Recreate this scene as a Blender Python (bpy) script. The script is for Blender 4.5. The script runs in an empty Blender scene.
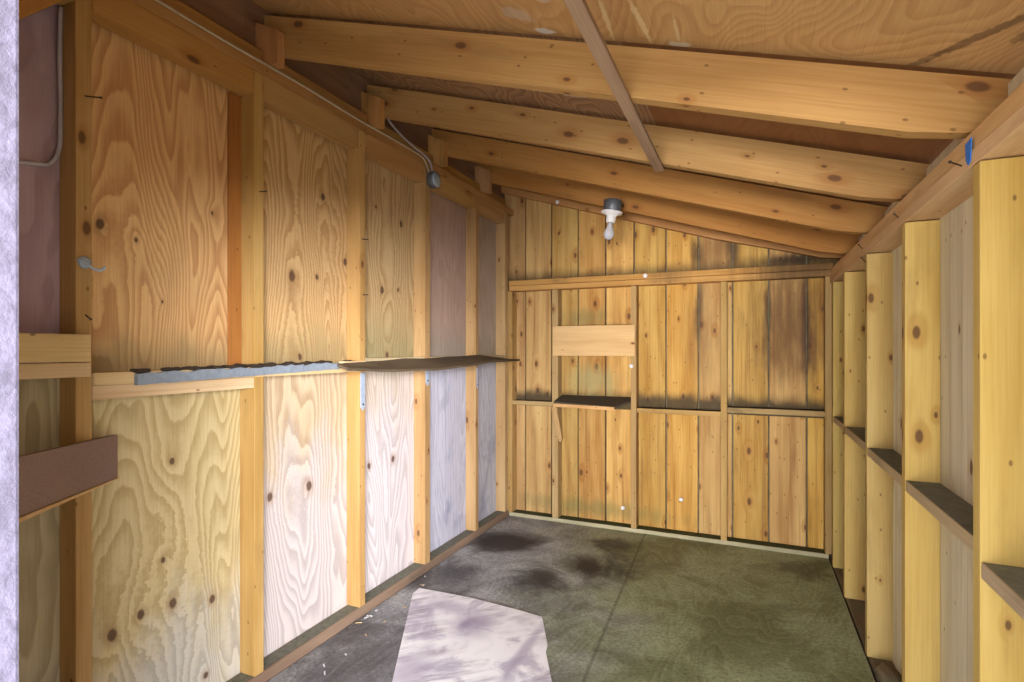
import bpy, bmesh, math, random
from mathutils import Vector, Matrix

scene = bpy.context.scene
col = scene.collection
random.seed(7)

# ------------------------------------------------------------------ camera, daylight, exposure
cam_d = bpy.data.cameras.new('camera')
cam = bpy.data.objects.new('camera', cam_d)
col.objects.link(cam)
cam.location = (0, 0, 1.2)
cam.rotation_euler = (math.pi / 2, 0, math.atan2(238, 540))
cam_d.sensor_fit = 'HORIZONTAL'
cam_d.sensor_width = 36
cam_d.lens = 540 / 1024 * 36
cam_d.shift_y = 9 / 1024
cam_d.clip_start = 0.02
scene.camera = cam

scene.view_settings.view_transform = 'Standard'
scene.view_settings.look = 'None'
scene.view_settings.gamma = 1
scene.view_settings.use_curve_mapping = False
scene.view_settings.exposure = 0.38

world = bpy.data.worlds.new('sky')
scene.world = world
world.use_nodes = True
wn = world.node_tree
bg = wn.nodes['Background']
tc = wn.nodes.new('ShaderNodeTexCoord')
sx = wn.nodes.new('ShaderNodeSeparateXYZ')
wr = wn.nodes.new('ShaderNodeValToRGB')
wn.links.new(tc.outputs['Generated'], sx.inputs[0])
mr = wn.nodes.new('ShaderNodeMapRange')
mr.inputs['From Min'].default_value = -1
wn.links.new(sx.outputs['Z'], mr.inputs['Value'])
wn.links.new(mr.outputs[0], wr.inputs[0])
e = wr.color_ramp.elements
e[0].position = 0.0; e[0].color = (1.05, 0.96, 0.82, 1)      # sunlit ground
e[1].position = 1.0; e[1].color = (0.62, 0.72, 1.0, 1)
q = e.new(0.49); q.color = (1.0, 0.95, 0.84, 1)
q = e.new(0.56); q.color = (0.95, 0.97, 1.0, 1)
wn.links.new(wr.outputs[0], bg.inputs[0])
bg.inputs[1].default_value = 2.6


def area(name, loc, aim, sx_, sy_, power, color, spread=180):
    l = bpy.data.lights.new(name, 'AREA')
    l.shape = 'RECTANGLE'; l.size = sx_; l.size_y = sy_
    l.energy = power; l.color = color; l.spread = math.radians(spread)
    o = bpy.data.objects.new(name, l); col.objects.link(o)
    o.location = loc
    d = Vector(aim) - Vector(loc)
    o.rotation_euler = d.to_track_quat('-Z', 'Y').to_euler()
    return o


# unseen area lamps outside stand in for daylight through the doorway
area('daylight_doorway', (0.1, -1.9, 1.15), (-0.5, 2.6, 1.2), 2.4, 2.2, 105, (0.88, 0.93, 1.0))
area('daylight_yard', (4.3, -5.2, 1.8), (-1.5, 2.4, 1.1), 5.0, 2.4, 360, (0.90, 0.93, 1.0), 60)
area('ground_bounce_fill', (0.2, -6.0, 0.6), (-0.8, 2.6, 1.5), 2.0, 1.2, 95, (1.0, 0.97, 0.92), 70)  # added low fill lamp, aimed up to brighten rafters and back wall


# ------------------------------------------------------------------ shader helpers
class NT:
    def __init__(self, name):
        self.m = bpy.data.materials.new(name)
        self.m.use_nodes = True
        self.t = self.m.node_tree
        self.b = self.t.nodes['Principled BSDF']

    def n(self, typ, **kw):
        x = self.t.nodes.new(typ)
        for k, v in kw.items():
            setattr(x, k, v)
        return x

    def put(self, sock, v):
        if hasattr(v, 'links'):
            self.t.links.new(v, sock)
        elif isinstance(v, (tuple, list)) and len(v) == 3 and sock.type == 'RGBA':
            sock.default_value = (*v, 1)
        else:
            sock.default_value = v

    def m_(self, op, a, b=None, c=None, clamp=False):
        x = self.n('ShaderNodeMath', operation=op, use_clamp=clamp)
        for i, v in enumerate((a, b, c)):
            if v is not None:
                self.put(x.inputs[i], v)
        return x.outputs[0]

    def xyz(self, a, b, c):
        x = self.n('ShaderNodeCombineXYZ')
        for i, v in enumerate((a, b, c)):
            self.put(x.inputs[i], v)
        return x.outputs[0]

    def sep(self, v):
        x = self.n('ShaderNodeSeparateXYZ')
        self.put(x.inputs[0], v)
        return x.outputs

    def noise(self, vec, scale=1, detail=2, rough=0.5, dist=0.0):
        x = self.n('ShaderNodeTexNoise')
        self.put(x.inputs['Vector'], vec)
        x.inputs['Scale'].default_value = scale
        x.inputs['Detail'].default_value = detail
        x.inputs['Roughness'].default_value = rough
        x.inputs['Distortion'].default_value = dist
        return x.outputs['Fac']

    def mix(self, f, a, b, mode='MIX'):
        x = self.n('ShaderNodeMix', data_type='RGBA', blend_type=mode)
        self.put(x.inputs[0], f)
        self.put(x.inputs[6], a)
        self.put(x.inputs[7], b)
        return x.outputs[2]

    def ramp(self, f, stops):
        x = self.n('ShaderNodeValToRGB')
        el = x.color_ramp.elements
        el[0].position = stops[0][0]; el[1].position = stops[-1][0]
        for i, s in enumerate(stops):
            k = el[0] if i == 0 else (el[len(el) - 1] if i == len(stops) - 1 else el.new(s[0]))
            c = s[1]
            k.color = (c, c, c, 1) if not isinstance(c, tuple) else (*c, 1)
        self.put(x.inputs[0], f)
        return x.outputs[0]

    def rng(self, v, a, b, c=0.0, d=1.0, smooth=True):
        x = self.n('ShaderNodeMapRange')
        x.interpolation_type = 'SMOOTHSTEP' if smooth else 'LINEAR'
        self.put(x.inputs[0], v)
        for i, w in enumerate((a, b, c, d)):
            x.inputs[i + 1].default_value = w
        return x.outputs[0]

    def coord(self):
        return self.n('ShaderNodeTexCoord').outputs['Object']

    def rand(self):
        a = self.n('ShaderNodeObjectInfo').outputs['Random']
        b = self.n('ShaderNodeNewGeometry').outputs['Random Per Island']
        return self.m_('FRACT', self.m_('ADD', self.m_('MULTIPLY', a, 7.31), b))

    def done(self, color, rough=0.75, bump=None, bs=0.25, bd=0.002, spec=0.25):
        self.put(self.b.inputs['Base Color'], color)
        self.put(self.b.inputs['Roughness'], rough)
        self.b.inputs['Specular IOR Level'].default_value = spec
        if bump is not None:
            x = self.n('ShaderNodeBump')
            x.inputs['Strength'].default_value = bs
            x.inputs['Distance'].default_value = bd
            self.put(x.inputs['Height'], bump)
            self.t.links.new(x.outputs[0], self.b.inputs['Normal'])
        return self.m


def axes(N, axis, P):
    x, y, z = N.sep(P)
    if axis == 'x': return x, y, z
    if axis == 'y': return y, x, z
    if axis == 'r':                       # along a rafter
        c, s = math.cos(math.atan(.313)), math.sin(math.atan(.313))
        L = N.m_('SUBTRACT', N.m_('MULTIPLY', x, c), N.m_('MULTIPLY', z, s))
        B = N.m_('ADD', N.m_('MULTIPLY', x, s), N.m_('MULTIPLY', z, c))
        return L, y, B
    return z, x, y


def lumber(name, axis, c_lo, c_hi, knots=0.35, var=0.2, dark=0.25, grime=(0.06, 0.045, 0.03), ring=55,
           green=0.0, streak=0.0, rw=.32, bands=(), marks=()):
    """sawn softwood: growth rings, fibre, knots with halos, blotchy stains; every board different"""
    N = NT(name)
    P = N.coord()
    L, A, B = axes(N, axis, P)
    R = N.rand()
    R1 = N.m_('MULTIPLY', R, 61.7)
    R2 = N.m_('FRACT', N.m_('MULTIPLY', R, 17.13))
    R3 = N.m_('FRACT', N.m_('MULTIPLY', R, 43.77))
    L = N.m_('ADD', L, R1)
    A = N.m_('ADD', A, N.m_('MULTIPLY', R2, 3.1))
    B = N.m_('ADD', B, N.m_('MULTIPLY', R3, 3.1))
    ab = N.m_('ADD', A, B)
    # knots
    vo = N.n('ShaderNodeTexVoronoi', voronoi_dimensions='2D')
    vo.inputs['Scale'].default_value = 1
    N.put(vo.inputs['Vector'], N.xyz(N.m_('MULTIPLY', L, 4.2), N.m_('MULTIPLY', ab, 8.5), 0))
    cr, cg, cb = N.sep(vo.outputs['Color'])
    has = N.m_('LESS_THAN', cr, knots)
    size = N.m_('MULTIPLY_ADD', cg, .09, .035)
    d = vo.outputs['Distance']
    core = N.m_('MULTIPLY', has, N.m_('SUBTRACT', 1.0, N.m_('SMOOTH_MIN', 1.0, N.m_('DIVIDE', d, size), .3), None, True))
    core = N.rng(core, .0, .45)
    halo = N.m_('MULTIPLY', has, N.rng(N.m_('DIVIDE', d, size), 3.2, .6))
    # rings
    wob = N.noise(N.xyz(N.m_('MULTIPLY', L, .9), N.m_('MULTIPLY', A, 5), N.m_('MULTIPLY', B, 5)), 1, 2)
    ph = N.m_('ADD', N.m_('MULTIPLY', N.m_('ADD', A, N.m_('MULTIPLY', B, .8)), ring), N.m_('MULTIPLY', wob, 15))
    ph = N.m_('ADD', ph, N.m_('MULTIPLY', halo, 5))
    rg = N.m_('MULTIPLY_ADD', N.m_('SINE', ph), .5, .5)
    rg = N.m_('POWER', rg, 1.6)
    fib = N.noise(N.xyz(N.m_('MULTIPLY', L, 4), N.m_('MULTIPLY', A, 190), N.m_('MULTIPLY', B, 190)), 1, 3, .6)
    big = N.noise(N.xyz(N.m_('MULTIPLY', L, 1.3), N.m_('MULTIPLY', A, 5), N.m_('MULTIPLY', B, 5)), 1, 3, .55)
    f = N.m_('ADD', N.m_('MULTIPLY', rg, rw), N.m_('MULTIPLY', N.rng(fib, .3, .7), .36))
    f = N.m_('ADD', f, N.m_('MULTIPLY', N.rng(big, .3, .7), .45))
    c = N.mix(f, c_hi, c_lo)
    # board to board tint
    hs = N.n('ShaderNodeHueSaturation')
    N.put(hs.inputs['Hue'], N.m_('MULTIPLY_ADD', R3, .014, .490))
    N.put(hs.inputs['Saturation'], N.m_('MULTIPLY_ADD', R2, .14, .94))
    N.put(hs.inputs['Value'], N.m_('MULTIPLY_ADD', R, var, 1 - var / 2))
    N.put(hs.inputs['Color'], c)
    c = hs.outputs[0]
    # halo, knots
    c = N.mix(N.m_('MULTIPLY', halo, .45), c, tuple(k * w for k, w in zip(c_lo, (.85, .62, .5))))
    c = N.mix(N.m_('MULTIPLY', core, .85), c, (.10, .042, .018))
    vp = N.n('ShaderNodeTexVoronoi', voronoi_dimensions='2D')
    vp.inputs['Scale'].default_value = 1
    N.put(vp.inputs['Vector'], N.xyz(N.m_('MULTIPLY', L, 9), N.m_('MULTIPLY', ab, 17), 0))
    pr, pg, pb = N.sep(vp.outputs['Color'])
    pin = N.m_('MULTIPLY', N.m_('LESS_THAN', pr, knots * .75), N.rng(vp.outputs['Distance'], .075, .03))
    c = N.mix(N.m_('MULTIPLY', pin, .75), c, (.14, .065, .022))
    # blotches of dirt
    st = N.noise(N.xyz(N.m_('MULTIPLY', L, 2.2), N.m_('MULTIPLY', A, 8), N.m_('MULTIPLY', B, 8)), 1.3, 4, .65)
    c = N.mix(N.m_('MULTIPLY', N.rng(st, .54, .78), dark), c, grime)
    if streak:
        sk = N.noise(N.xyz(N.m_('MULTIPLY', L, .7), N.m_('MULTIPLY', A, 38), N.m_('MULTIPLY', B, 38)), 1, 3, .6)
        c = N.mix(N.m_('MULTIPLY', N.rng(sk, .52, .72), streak), c, (.20, .075, .022))
    for (lo, hi, amt) in bands:                            # grime settled above ledges
        e2 = N.noise(N.xyz(N.m_('MULTIPLY', A, 9), N.m_('MULTIPLY', L, 6), 0), 1, 3, .55)
        x_, y_, z_ = N.sep(P)
        zz = N.m_('ADD', z_, N.m_('MULTIPLY_ADD', e2, .10, -.05))
        bm_ = N.m_('MULTIPLY', N.rng(zz, hi, lo), N.m_('GREATER_THAN', z_, lo - .06))
        c = N.mix(N.m_('MULTIPLY', bm_, amt), c, (.045, .033, .018))
    for (mx, mz, rx, rz, mc, ms) in marks:                 # water stains, and the dark of a gap painted on
        x_, y_, z_ = N.sep(P)
        wob2 = N.m_('MULTIPLY_ADD', N.noise(N.xyz(N.m_('MULTIPLY', x_, 22), 0, N.m_('MULTIPLY', z_, 4)), 1, 3, .55), 1.6, -.8)
        dd = N.m_('ADD', N.m_('SQRT', N.m_('ADD', N.m_('POWER', N.m_('DIVIDE', N.m_('ABSOLUTE', N.m_('SUBTRACT', x_, mx)), rx), 2),
                                      N.m_('POWER', N.m_('DIVIDE', N.m_('ABSOLUTE', N.m_('SUBTRACT', z_, mz)), rz), 2))), wob2)
        c = N.mix(N.m_('MULTIPLY', N.rng(dd, 1.25, .1), ms), c, mc)
    if green:
        gz = N.noise(N.m_('MULTIPLY', 1, 1) if False else P, 5, 3)
        c = N.mix(N.m_('MULTIPLY', N.rng(gz, .45, .7), green), c, (.13, .15, .07))
    return N.done(c, .72, N.m_('ADD', fib, N.m_('MULTIPLY', rg, .5)), .22)


def plywood(name, c_lo, c_hi, knots=(), plane='yz', rings=11, seed=0.0, pale=(0, 0), palecol=(.62, .58, .56),
            band=None, bandcol=(.16, .15, .07), sharp=.80, fine=.34, scale=(.48, 3.6), blot=.2, blotcol=(.14, .10, .07),
            marks=()):
    """rotary-cut plywood face: flowing contour grain bending round its knots. Grain runs along the second axis."""
    N = NT(name)
    P = N.coord()
    x, y, z = N.sep(P)
    if plane == 'yz': U, V = y, z
    elif plane == 'xy': U, V = x, y
    else: U, V = y, x
    g = N.xyz(N.m_('MULTIPLY', U, scale[1]), N.m_('MULTIPLY', V, scale[0]), seed)
    base = N.noise(g, 1, 1.6, .45, .25)
    jit = N.noise(N.xyz(N.m_('MULTIPLY', U, 30), N.m_('MULTIPLY', V, 5), seed), 1, 2, .6)
    wav = N.noise(N.xyz(N.m_('MULTIPLY', U, 7), N.m_('MULTIPLY', V, 4.5), seed + 20), 1, 1.5, .5)
    ph = N.m_('ADD', N.m_('MULTIPLY', base, rings * 3.2), N.m_('ADD', N.m_('MULTIPLY', jit, .45), N.m_('MULTIPLY', wav, 2.0)))
    kno = N.noise(P, 60, 3, .6)
    kmask = None; hmask = None
    for (ku, kv, kr) in knots:
        du = N.m_('SUBTRACT', U, ku); dv = N.m_('MULTIPLY', N.m_('SUBTRACT', V, kv), .72)
        d = N.m_('SQRT', N.m_('ADD', N.m_('MULTIPLY', du, du), N.m_('MULTIPLY', dv, dv)))
        d = N.m_('MULTIPLY', d, N.m_('MULTIPLY_ADD', kno, .9, .85))
        bumpk = N.m_('EXPONENT', N.m_('MULTIPLY', d, -1 / (kr * 4.5)))
        ph = N.m_('ADD', ph, N.m_('MULTIPLY', bumpk, 1.5))
        k = N.rng(d, kr * 1.05, kr * .55)
        h = N.rng(d, kr * 2.4, kr * .8)
        kmask = k if kmask is None else N.m_('MAXIMUM', kmask, k)
        hmask = h if hmask is None else N.m_('MAXIMUM', hmask, h)
    fr = N.m_('FRACT', ph)
    line = N.ramp(fr, [(0, .0), (.30, .2), (.62, .75), (.86, 1.0), (.96, .1), (1, .0)])
    fib = N.noise(N.xyz(N.m_('MULTIPLY', U, 240), N.m_('MULTIPLY', V, 6), seed), 1, 3, .65)
    f = N.m_('ADD', N.m_('MULTIPLY', line, sharp), N.m_('MULTIPLY', N.rng(fib, .3, .7), fine))
    c = N.mix(f, c_hi, c_lo)
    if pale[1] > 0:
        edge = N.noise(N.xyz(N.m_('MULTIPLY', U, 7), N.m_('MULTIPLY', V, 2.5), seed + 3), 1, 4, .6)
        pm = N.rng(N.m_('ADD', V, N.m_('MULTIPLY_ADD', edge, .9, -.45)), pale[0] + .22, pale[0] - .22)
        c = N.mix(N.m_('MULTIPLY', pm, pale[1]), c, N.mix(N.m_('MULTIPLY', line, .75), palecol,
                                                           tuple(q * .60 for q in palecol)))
    if blot:
        st = N.noise(N.xyz(N.m_('MULTIPLY', U, 3.5), N.m_('MULTIPLY', V, 2.0), seed + 9), 1.5, 4, .62)
        c = N.mix(N.m_('MULTIPLY', N.rng(st, .5, .75), blot), c, blotcol)
    if band:
        e2 = N.noise(N.xyz(N.m_('MULTIPLY', U, 11), N.m_('MULTIPLY', V, 4), seed + 5), 1, 4, .6)
        bm = N.rng(N.m_('ADD', V, N.m_('MULTIPLY_ADD', e2, .16, -.08)), band[0] + band[1], band[0])
        c = N.mix(N.m_('MULTIPLY', bm, band[2]), c, bandcol)
    if hmask is not None:
        c = N.mix(N.m_('MULTIPLY', hmask, .35), c, (.30, .17, .07))
        c = N.mix(N.m_('MULTIPLY', kmask, .9), c, (.085, .04, .022))
    for (mu, mv, ru, rv, slant, mc, ms) in marks:          # scuffs and paint specks
        dv = N.m_('SUBTRACT', V, mv)
        du = N.m_('SUBTRACT', N.m_('SUBTRACT', U, mu), N.m_('MULTIPLY', dv, slant))
        wob = N.m_('MULTIPLY_ADD', N.noise(P, 45, 3, .6), 1.2, -.6)
        dd = N.m_('ADD', N.m_('SQRT', N.m_('ADD', N.m_('POWER', N.m_('DIVIDE', N.m_('ABSOLUTE', du), ru), 2),
                                      N.m_('POWER', N.m_('DIVIDE', N.m_('ABSOLUTE', dv), rv), 2))), wob)
        c = N.mix(N.m_('MULTIPLY', N.rng(dd, 1.0, .6), ms), c, mc)
    return N.done(c, .7, N.m_('ADD', fib, N.m_('MULTIPLY', line, .4)), .15)


def plain(name, c, rough=.6, metal=0.0, nscale=30, namt=.25, bs=.1):
    N = NT(name)
    nz = N.noise(N.coord(), nscale, 4, .6)
    cc = N.mix(N.m_('MULTIPLY', N.rng(nz, .3, .75), namt), c, tuple(k * .45 for k in c))
    N.b.inputs['Metallic'].default_value = metal
    return N.done(cc, rough, nz, bs, .003)


# ------------------------------------------------------------------ palette
PINE_LO, PINE_HI = (.42, .235, .075), (.66, .45, .19)
WARM_LO, WARM_HI = (.31, .145, .036), (.46, .255, .085)
YEL_LO, YEL_HI = (.43, .275, .065), (.57, .41, .135)
M = {}
M['stud'] = lumber('pine_stud_wood', 'z', (.33, .19, .065), (.48, .315, .135), .45, .18, .25)
M['stud_right'] = lumber('yellow_stud_wood', 'z', YEL_LO, YEL_HI, .52, .12, .18)
M['rafter'] = lumber('rafter_wood', 'r', WARM_LO, WARM_HI, .55, .14, .22, rw=.16)
M['beam_y'] = lumber('plate_wood', 'y', (.35, .18, .055), (.50, .30, .11), .3, .14, .35)
M['plate_r'] = lumber('pale_plate_wood', 'y', (.50, .31, .14), (.70, .50, .27), .3, .1, .25)
M['beam_x'] = lumber('back_plate_wood', 'x', (.36, .20, .06), (.56, .35, .13), .25, .18, .55, streak=.35,
                     marks=((.85, .03, .32, .2, (.06, .035, .018), .75), (.10, .035, .16, .05, (.10, .06, .03), .5)))
M['block'] = lumber('block_wood', 'z', (.38, .19, .06), (.54, .31, .12), .2, .1, .45)
M['plank'] = lumber('wall_plank_wood', 'z', (.38, .195, .050), (.64, .42, .145), .46, .26, .25, streak=.5,
                    bands=((.855, .945, .9), (1.70, 1.80, .75)),
                    marks=((-.31, 1.83, .05, .16, (.05, .028, .015), .85), (-.10, 1.84, .06, .17, (.05, .028, .015), .9), (-.20, 1.85, .12, .14, (.16, .075, .03), .6),
                           (.28, 1.745, .26, .05, (.02, .014, .008), .95), (.25, 1.35, .30, .42, (.14, .065, .025), .85), (-.30, 1.3, .10, .4, (.20, .10, .04), .5), (-.30, 1.45, .03, .25, (.07, .04, .02), .7), (.10, 1.40, .03, .28, (.06, .035, .02), .7),  # first mark paints the black gap under the roof onto the planks
                           (.31, 1.35, .03, .30, (.05, .03, .02), .75),
                           (-1.0, .98, .22, .13, (.33, .31, .14), .65), (-1.05, 1.43, .20, .07, (.22, .19, .07), .6), (-1.0, .10, .7, .07, (.14, .15, .05), .5)))
M['plank_r'] = lumber('right_plank_wood', 'z', (.56, .48, .31), (.76, .69, .52), .2, .22, .25, streak=.2)
M['ledge'] = lumber('ledge_wood', 'y', (.36, .26, .14), (.54, .42, .26), .15, .2, .5, grime=(.07, .08, .06))
M['ledge_x'] = lumber('back_ledge_wood', 'x', (.32, .20, .07), (.52, .36, .15), .15, .2, .75, grime=(.05, .04, .02))
M['old'] = lumber('old_dark_wood', 'y', (.10, .075, .045), (.24, .18, .11), .1, .2, .5, grime=(.04, .045, .03), green=.4)
M['bottom'] = lumber('bottom_plate_wood', 'y', (.16, .105, .065), (.30, .21, .135), .15, .2, .6, grime=(.06, .06, .045))
M['bottom_x'] = lumber('back_bottom_plate_wood', 'x', (.34, .30, .17), (.52, .47, .29), .1, .2, .4, grime=(.07, .085, .05), green=.3)
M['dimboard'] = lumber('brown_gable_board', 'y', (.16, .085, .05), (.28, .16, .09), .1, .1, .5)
M['moss'] = plain('green_moss_and_dust', (.075, .085, .035), .95, 0, 60, .6, .4)
M['dust'] = plain('grey_green_dust', (.20, .20, .155), .95, 0, 45, .6, .3)
M['grime'] = plain('black_grime', (.05, .04, .025), .95, 0, 60, .5, .3)
M['slat'] = lumber('weathered_slat_wood', 'y', (.25, .155, .10), (.42, .29, .20), .0, .1, .4)
M['batten'] = lumber('red_batten_wood', 'z', (.24, .085, .025), (.40, .17, .055), .2, .1, .3)
M['shelf'] = lumber('dirty_shelf_board', 'y', (.06, .042, .026), (.14, .10, .06), .0, .1, .7, grime=(.04, .035, .028))
M['shelf_x'] = plain('dusty_shelf_top', (.085, .065, .045), .9, 0, 60, .5)
M['hardboard'] = plain('brown_hardboard', (.30, .205, .175), .85, 0, 220, .5, .25)
M['lightwood'] = lumber('pale_fresh_wood', 'y', (.50, .34, .16), (.70, .52, .29), .05, .1, .15)
M['lightwood_x'] = lumber('pale_offcut_wood', 'x', (.52, .29, .11), (.68, .43, .19), .3, .1, .1)
M['whitepaint'] = plain('rough_white_paint', (.135, .122, .172), .8, 0, 45, .7, 1.0)
M['bluegrey'] = plain('blue_grey_paint', (.23, .26, .30), .55, 0, 60, .4, .3)
M['steel'] = plain('galvanised_steel', (.40, .47, .58), .5, .25, 50, .3)
M['darkmetal'] = plain('rusty_nail_steel', (.10, .075, .06), .6, .4, 90, .4)
M['box'] = plain('grey_box_metal', (.17, .18, .20), .5, .5, 40, .4)
M['cable'] = plain('cable_sheath', (.46, .37, .26), .6, 0, 30, .25)
M['cable_grey'] = plain('grey_cable_sheath', (.42, .38, .42), .6, 0, 30, .25)
M['porcelain'] = plain('white_porcelain', (.78, .76, .78), .3, 0, 20, .08)
M['tape'] = plain('blue_tape', (.03, .17, .62), .6, 0, 30, .15)
M['dirt'] = plain('dark_dirt', (.045, .03, .02), .95, 0, 90, .5, .5)


def frosted():
    N = NT('frosted_bulb_glass')
    N.b.inputs['Transmission Weight'].default_value = .35
    return N.done((.62, .63, .70), .35)


M['glass'] = frosted()


def floor_mat():
    N = NT('stained_plywood_floor')
    P = N.coord()
    x, y, z = N.sep(P)
    g = N.noise(N.xyz(N.m_('MULTIPLY', x, 2.2), N.m_('MULTIPLY', y, 1.0), 2.7), 1, 2, .5, .9)
    ph = N.m_('FRACT', N.m_('MULTIPLY', g, 17))
    line = N.ramp(ph, [(0, .1), (.6, .6), (.85, 1.0), (1, .1)])
    pat = N.noise(P, 2.2, 5, .65, .4)
    fine = N.noise(P, 70, 4, .7)
    # the left sheet is greyer, the right one olive; the seam wanders a little
    sw = N.noise(P, 3, 3)
    side = N.rng(N.m_('ADD', N.m_('ADD', x, N.m_('MULTIPLY', y, .22)), N.m_('MULTIPLY_ADD', sw, 1.1, -.55)), -.75, .25)
    base = N.mix(side, (.200, .200, .222), (.185, .205, .092))
    lite = N.mix(side, (.58, .60, .62), (.46, .54, .33))
    c = N.mix(N.m_('ADD', N.m_('MULTIPLY', N.rng(pat, .36, .64), .75), N.m_('MULTIPLY', line, .30)), base, lite)
    c = N.mix(N.m_('MULTIPLY', N.rng(fine, .35, .7), .5), c, (.05, .05, .04))
    for (sx_, sy_, r, a) in ((-1.38, 3.05, .34, .95), (-1.02, 2.68, .24, .9), (-.80, 2.90, .28, .97), (-.80, 3.33, .14, .7), (.22, 3.35, .2, .5),
                             (-1.35, 1.75, .45, .55), (-1.45, 2.45, .30, .6)):
        du = N.m_('SUBTRACT', x, sx_); dv = N.m_('SUBTRACT', y, sy_)
        d = N.m_('SQRT', N.m_('ADD', N.m_('MULTIPLY', du, du), N.m_('MULTIPLY', dv, dv)))
        d = N.m_('ADD', d, N.m_('MULTIPLY_ADD', pat, .5, -.25))
        c = N.mix(N.m_('MULTIPLY', N.rng(d, r, r * .2), a), c, (.030, .024, .027))
    # sheet joint
    sj = N.m_('ABSOLUTE', N.m_('SUBTRACT', N.m_('ADD', x, N.m_('MULTIPLY', y, .045)), -.467))
    c = N.mix(N.m_('MULTIPLY', N.rng(sj, .010, .003), .4), c, (.03, .03, .022))
    edge = N.rng(x, .405, .414)
    c = N.mix(N.m_('MULTIPLY', edge, .6), c, (.34, .36, .27))
    return N.done(c, .62, N.m_('ADD', fine, N.m_('MULTIPLY', line, .6)), .35, .003, .35)


M['floor'] = floor_mat()


def sheet_mat():
    N = NT('white_painted_board')
    P = N.coord()
    x, y, z = N.sep(P)
    x = N.m_('ADD', x, -1.1); y = N.m_('ADD', y, 1.9)
    # brush dirt sweeping across the board
    u = N.m_('ADD', N.m_('MULTIPLY', x, .72), N.m_('MULTIPLY', y, .70))
    v = N.m_('SUBTRACT', N.m_('MULTIPLY', y, .72), N.m_('MULTIPLY', x, .70))
    s = N.noise(N.xyz(N.m_('MULTIPLY', u, 3), N.m_('MULTIPLY', v, 26), .4), 1, 5, .65, .6)
    b = N.noise(P, 3.2, 3, .55, .5)
    cl = N.noise(P, 5.5, 5, .62, .9)
    k = N.m_('MULTIPLY', N.rng(s, .40, .70), N.rng(b, .40, .62))
    c = N.mix(N.m_('MULTIPLY', k, .9), (.95, .94, .98), (.33, .28, .36))
    c = N.mix(N.m_('MULTIPLY', N.rng(cl, .46, .66), .7), c, (.42, .37, .50))
    for (sx_, sy_, rx, ry, a) in ((-1.10, 2.09, .12, .15, .7), (-1.13, 2.07, .035, .06, .9), (-1.28, 2.18, .17, .07, .55), (-1.15, 1.68, .13, .16, .6), (-.82, 2.0, .03, .3, .6)):
        du = N.m_('DIVIDE', N.m_('SUBTRACT', x, sx_), rx); dv = N.m_('DIVIDE', N.m_('SUBTRACT', y, sy_), ry)
        d = N.m_('SQRT', N.m_('ADD', N.m_('MULTIPLY', du, du), N.m_('MULTIPLY', dv, dv)))
        d = N.m_('ADD', d, N.m_('MULTIPLY_ADD', b, 1.2, -.6))
        c = N.mix(N.m_('MULTIPLY', N.rng(d, 1.1, .1), a), c, (.36, .30, .44))
    return N.done(c, .6, s, .12, .003)


M['sheet'] = sheet_mat()


# ------------------------------------------------------------------ mesh helpers
def box(bm, x0, x1, y0, y1, z0, z1, mi=0, bev=.0):
    vs = [bm.verts.new((x, y, z)) for x in (x0, x1) for y in (y0, y1) for z in (z0, z1)]
    fs = []
    for a in ((0, 1, 3, 2), (4, 6, 7, 5), (0, 4, 5, 1), (2, 3, 7, 6), (0, 2, 6, 4), (1, 5, 7, 3)):
        f = bm.faces.new([vs[i] for i in a]); f.material_index = mi; fs.append(f)
    if bev:
        es = list({e for f in fs for e in f.edges})
        bmesh.ops.bevel(bm, geom=es, offset=bev, segments=2, affect='EDGES', profile=.6)
    return fs


def prism(bm, pts, axis, a, b, mi=0, bev=0):
    """polygon pts extruded from a to b along axis; pts are the two other coordinates in xyz order"""
    def P(p, t):
        if axis == 'x': return (t, p[0], p[1])
        if axis == 'y': return (p[0], t, p[1])
        return (p[0], p[1], t)
    v0 = [bm.verts.new(P(p, a)) for p in pts]
    v1 = [bm.verts.new(P(p, b)) for p in pts]
    n = len(pts)
    fs = [bm.faces.new(v0), bm.faces.new(v1[::-1])]
    for i in range(n):
        fs.append(bm.faces.new([v0[i], v1[i], v1[(i + 1) % n], v0[(i + 1) % n]]))
    for f in fs: f.material_index = mi
    if bev:
        es = list({e for f in fs for e in f.edges})
        bmesh.ops.bevel(bm, geom=es, offset=bev, segments=2, affect='EDGES', profile=.6)
    bmesh.ops.recalc_face_normals(bm, faces=bm.faces[:])


def tube(bm, pts, r, seg=8, closed_ends=True):
    pts = [Vector(p) for p in pts]
    rings = []
    up = Vector((.31, .17, .93)).normalized()
    for i, p in enumerate(pts):
        t = (pts[min(i + 1, len(pts) - 1)] - pts[max(i - 1, 0)]).normalized()
        a = t.cross(up)
        if a.length < 1e-3: a = t.cross(Vector((1, 0, 0)))
        a.normalize(); b = t.cross(a)
        rr = r[i] if isinstance(r, (list, tuple)) else r
        rings.append([bm.verts.new(p + a * math.cos(2 * math.pi * k / seg) * rr + b * math.sin(2 * math.pi * k / seg) * rr)
                      for k in range(seg)])
    for i in range(len(rings) - 1):
        for k in range(seg):
            f = bm.faces.new([rings[i][k], rings[i][(k + 1) % seg], rings[i + 1][(k + 1) % seg], rings[i + 1][k]])
            f.smooth = True
    if closed_ends:
        bm.faces.new(rings[0][::-1]); bm.faces.new(rings[-1])
    bmesh.ops.recalc_face_normals(bm, faces=bm.faces[:])


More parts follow.
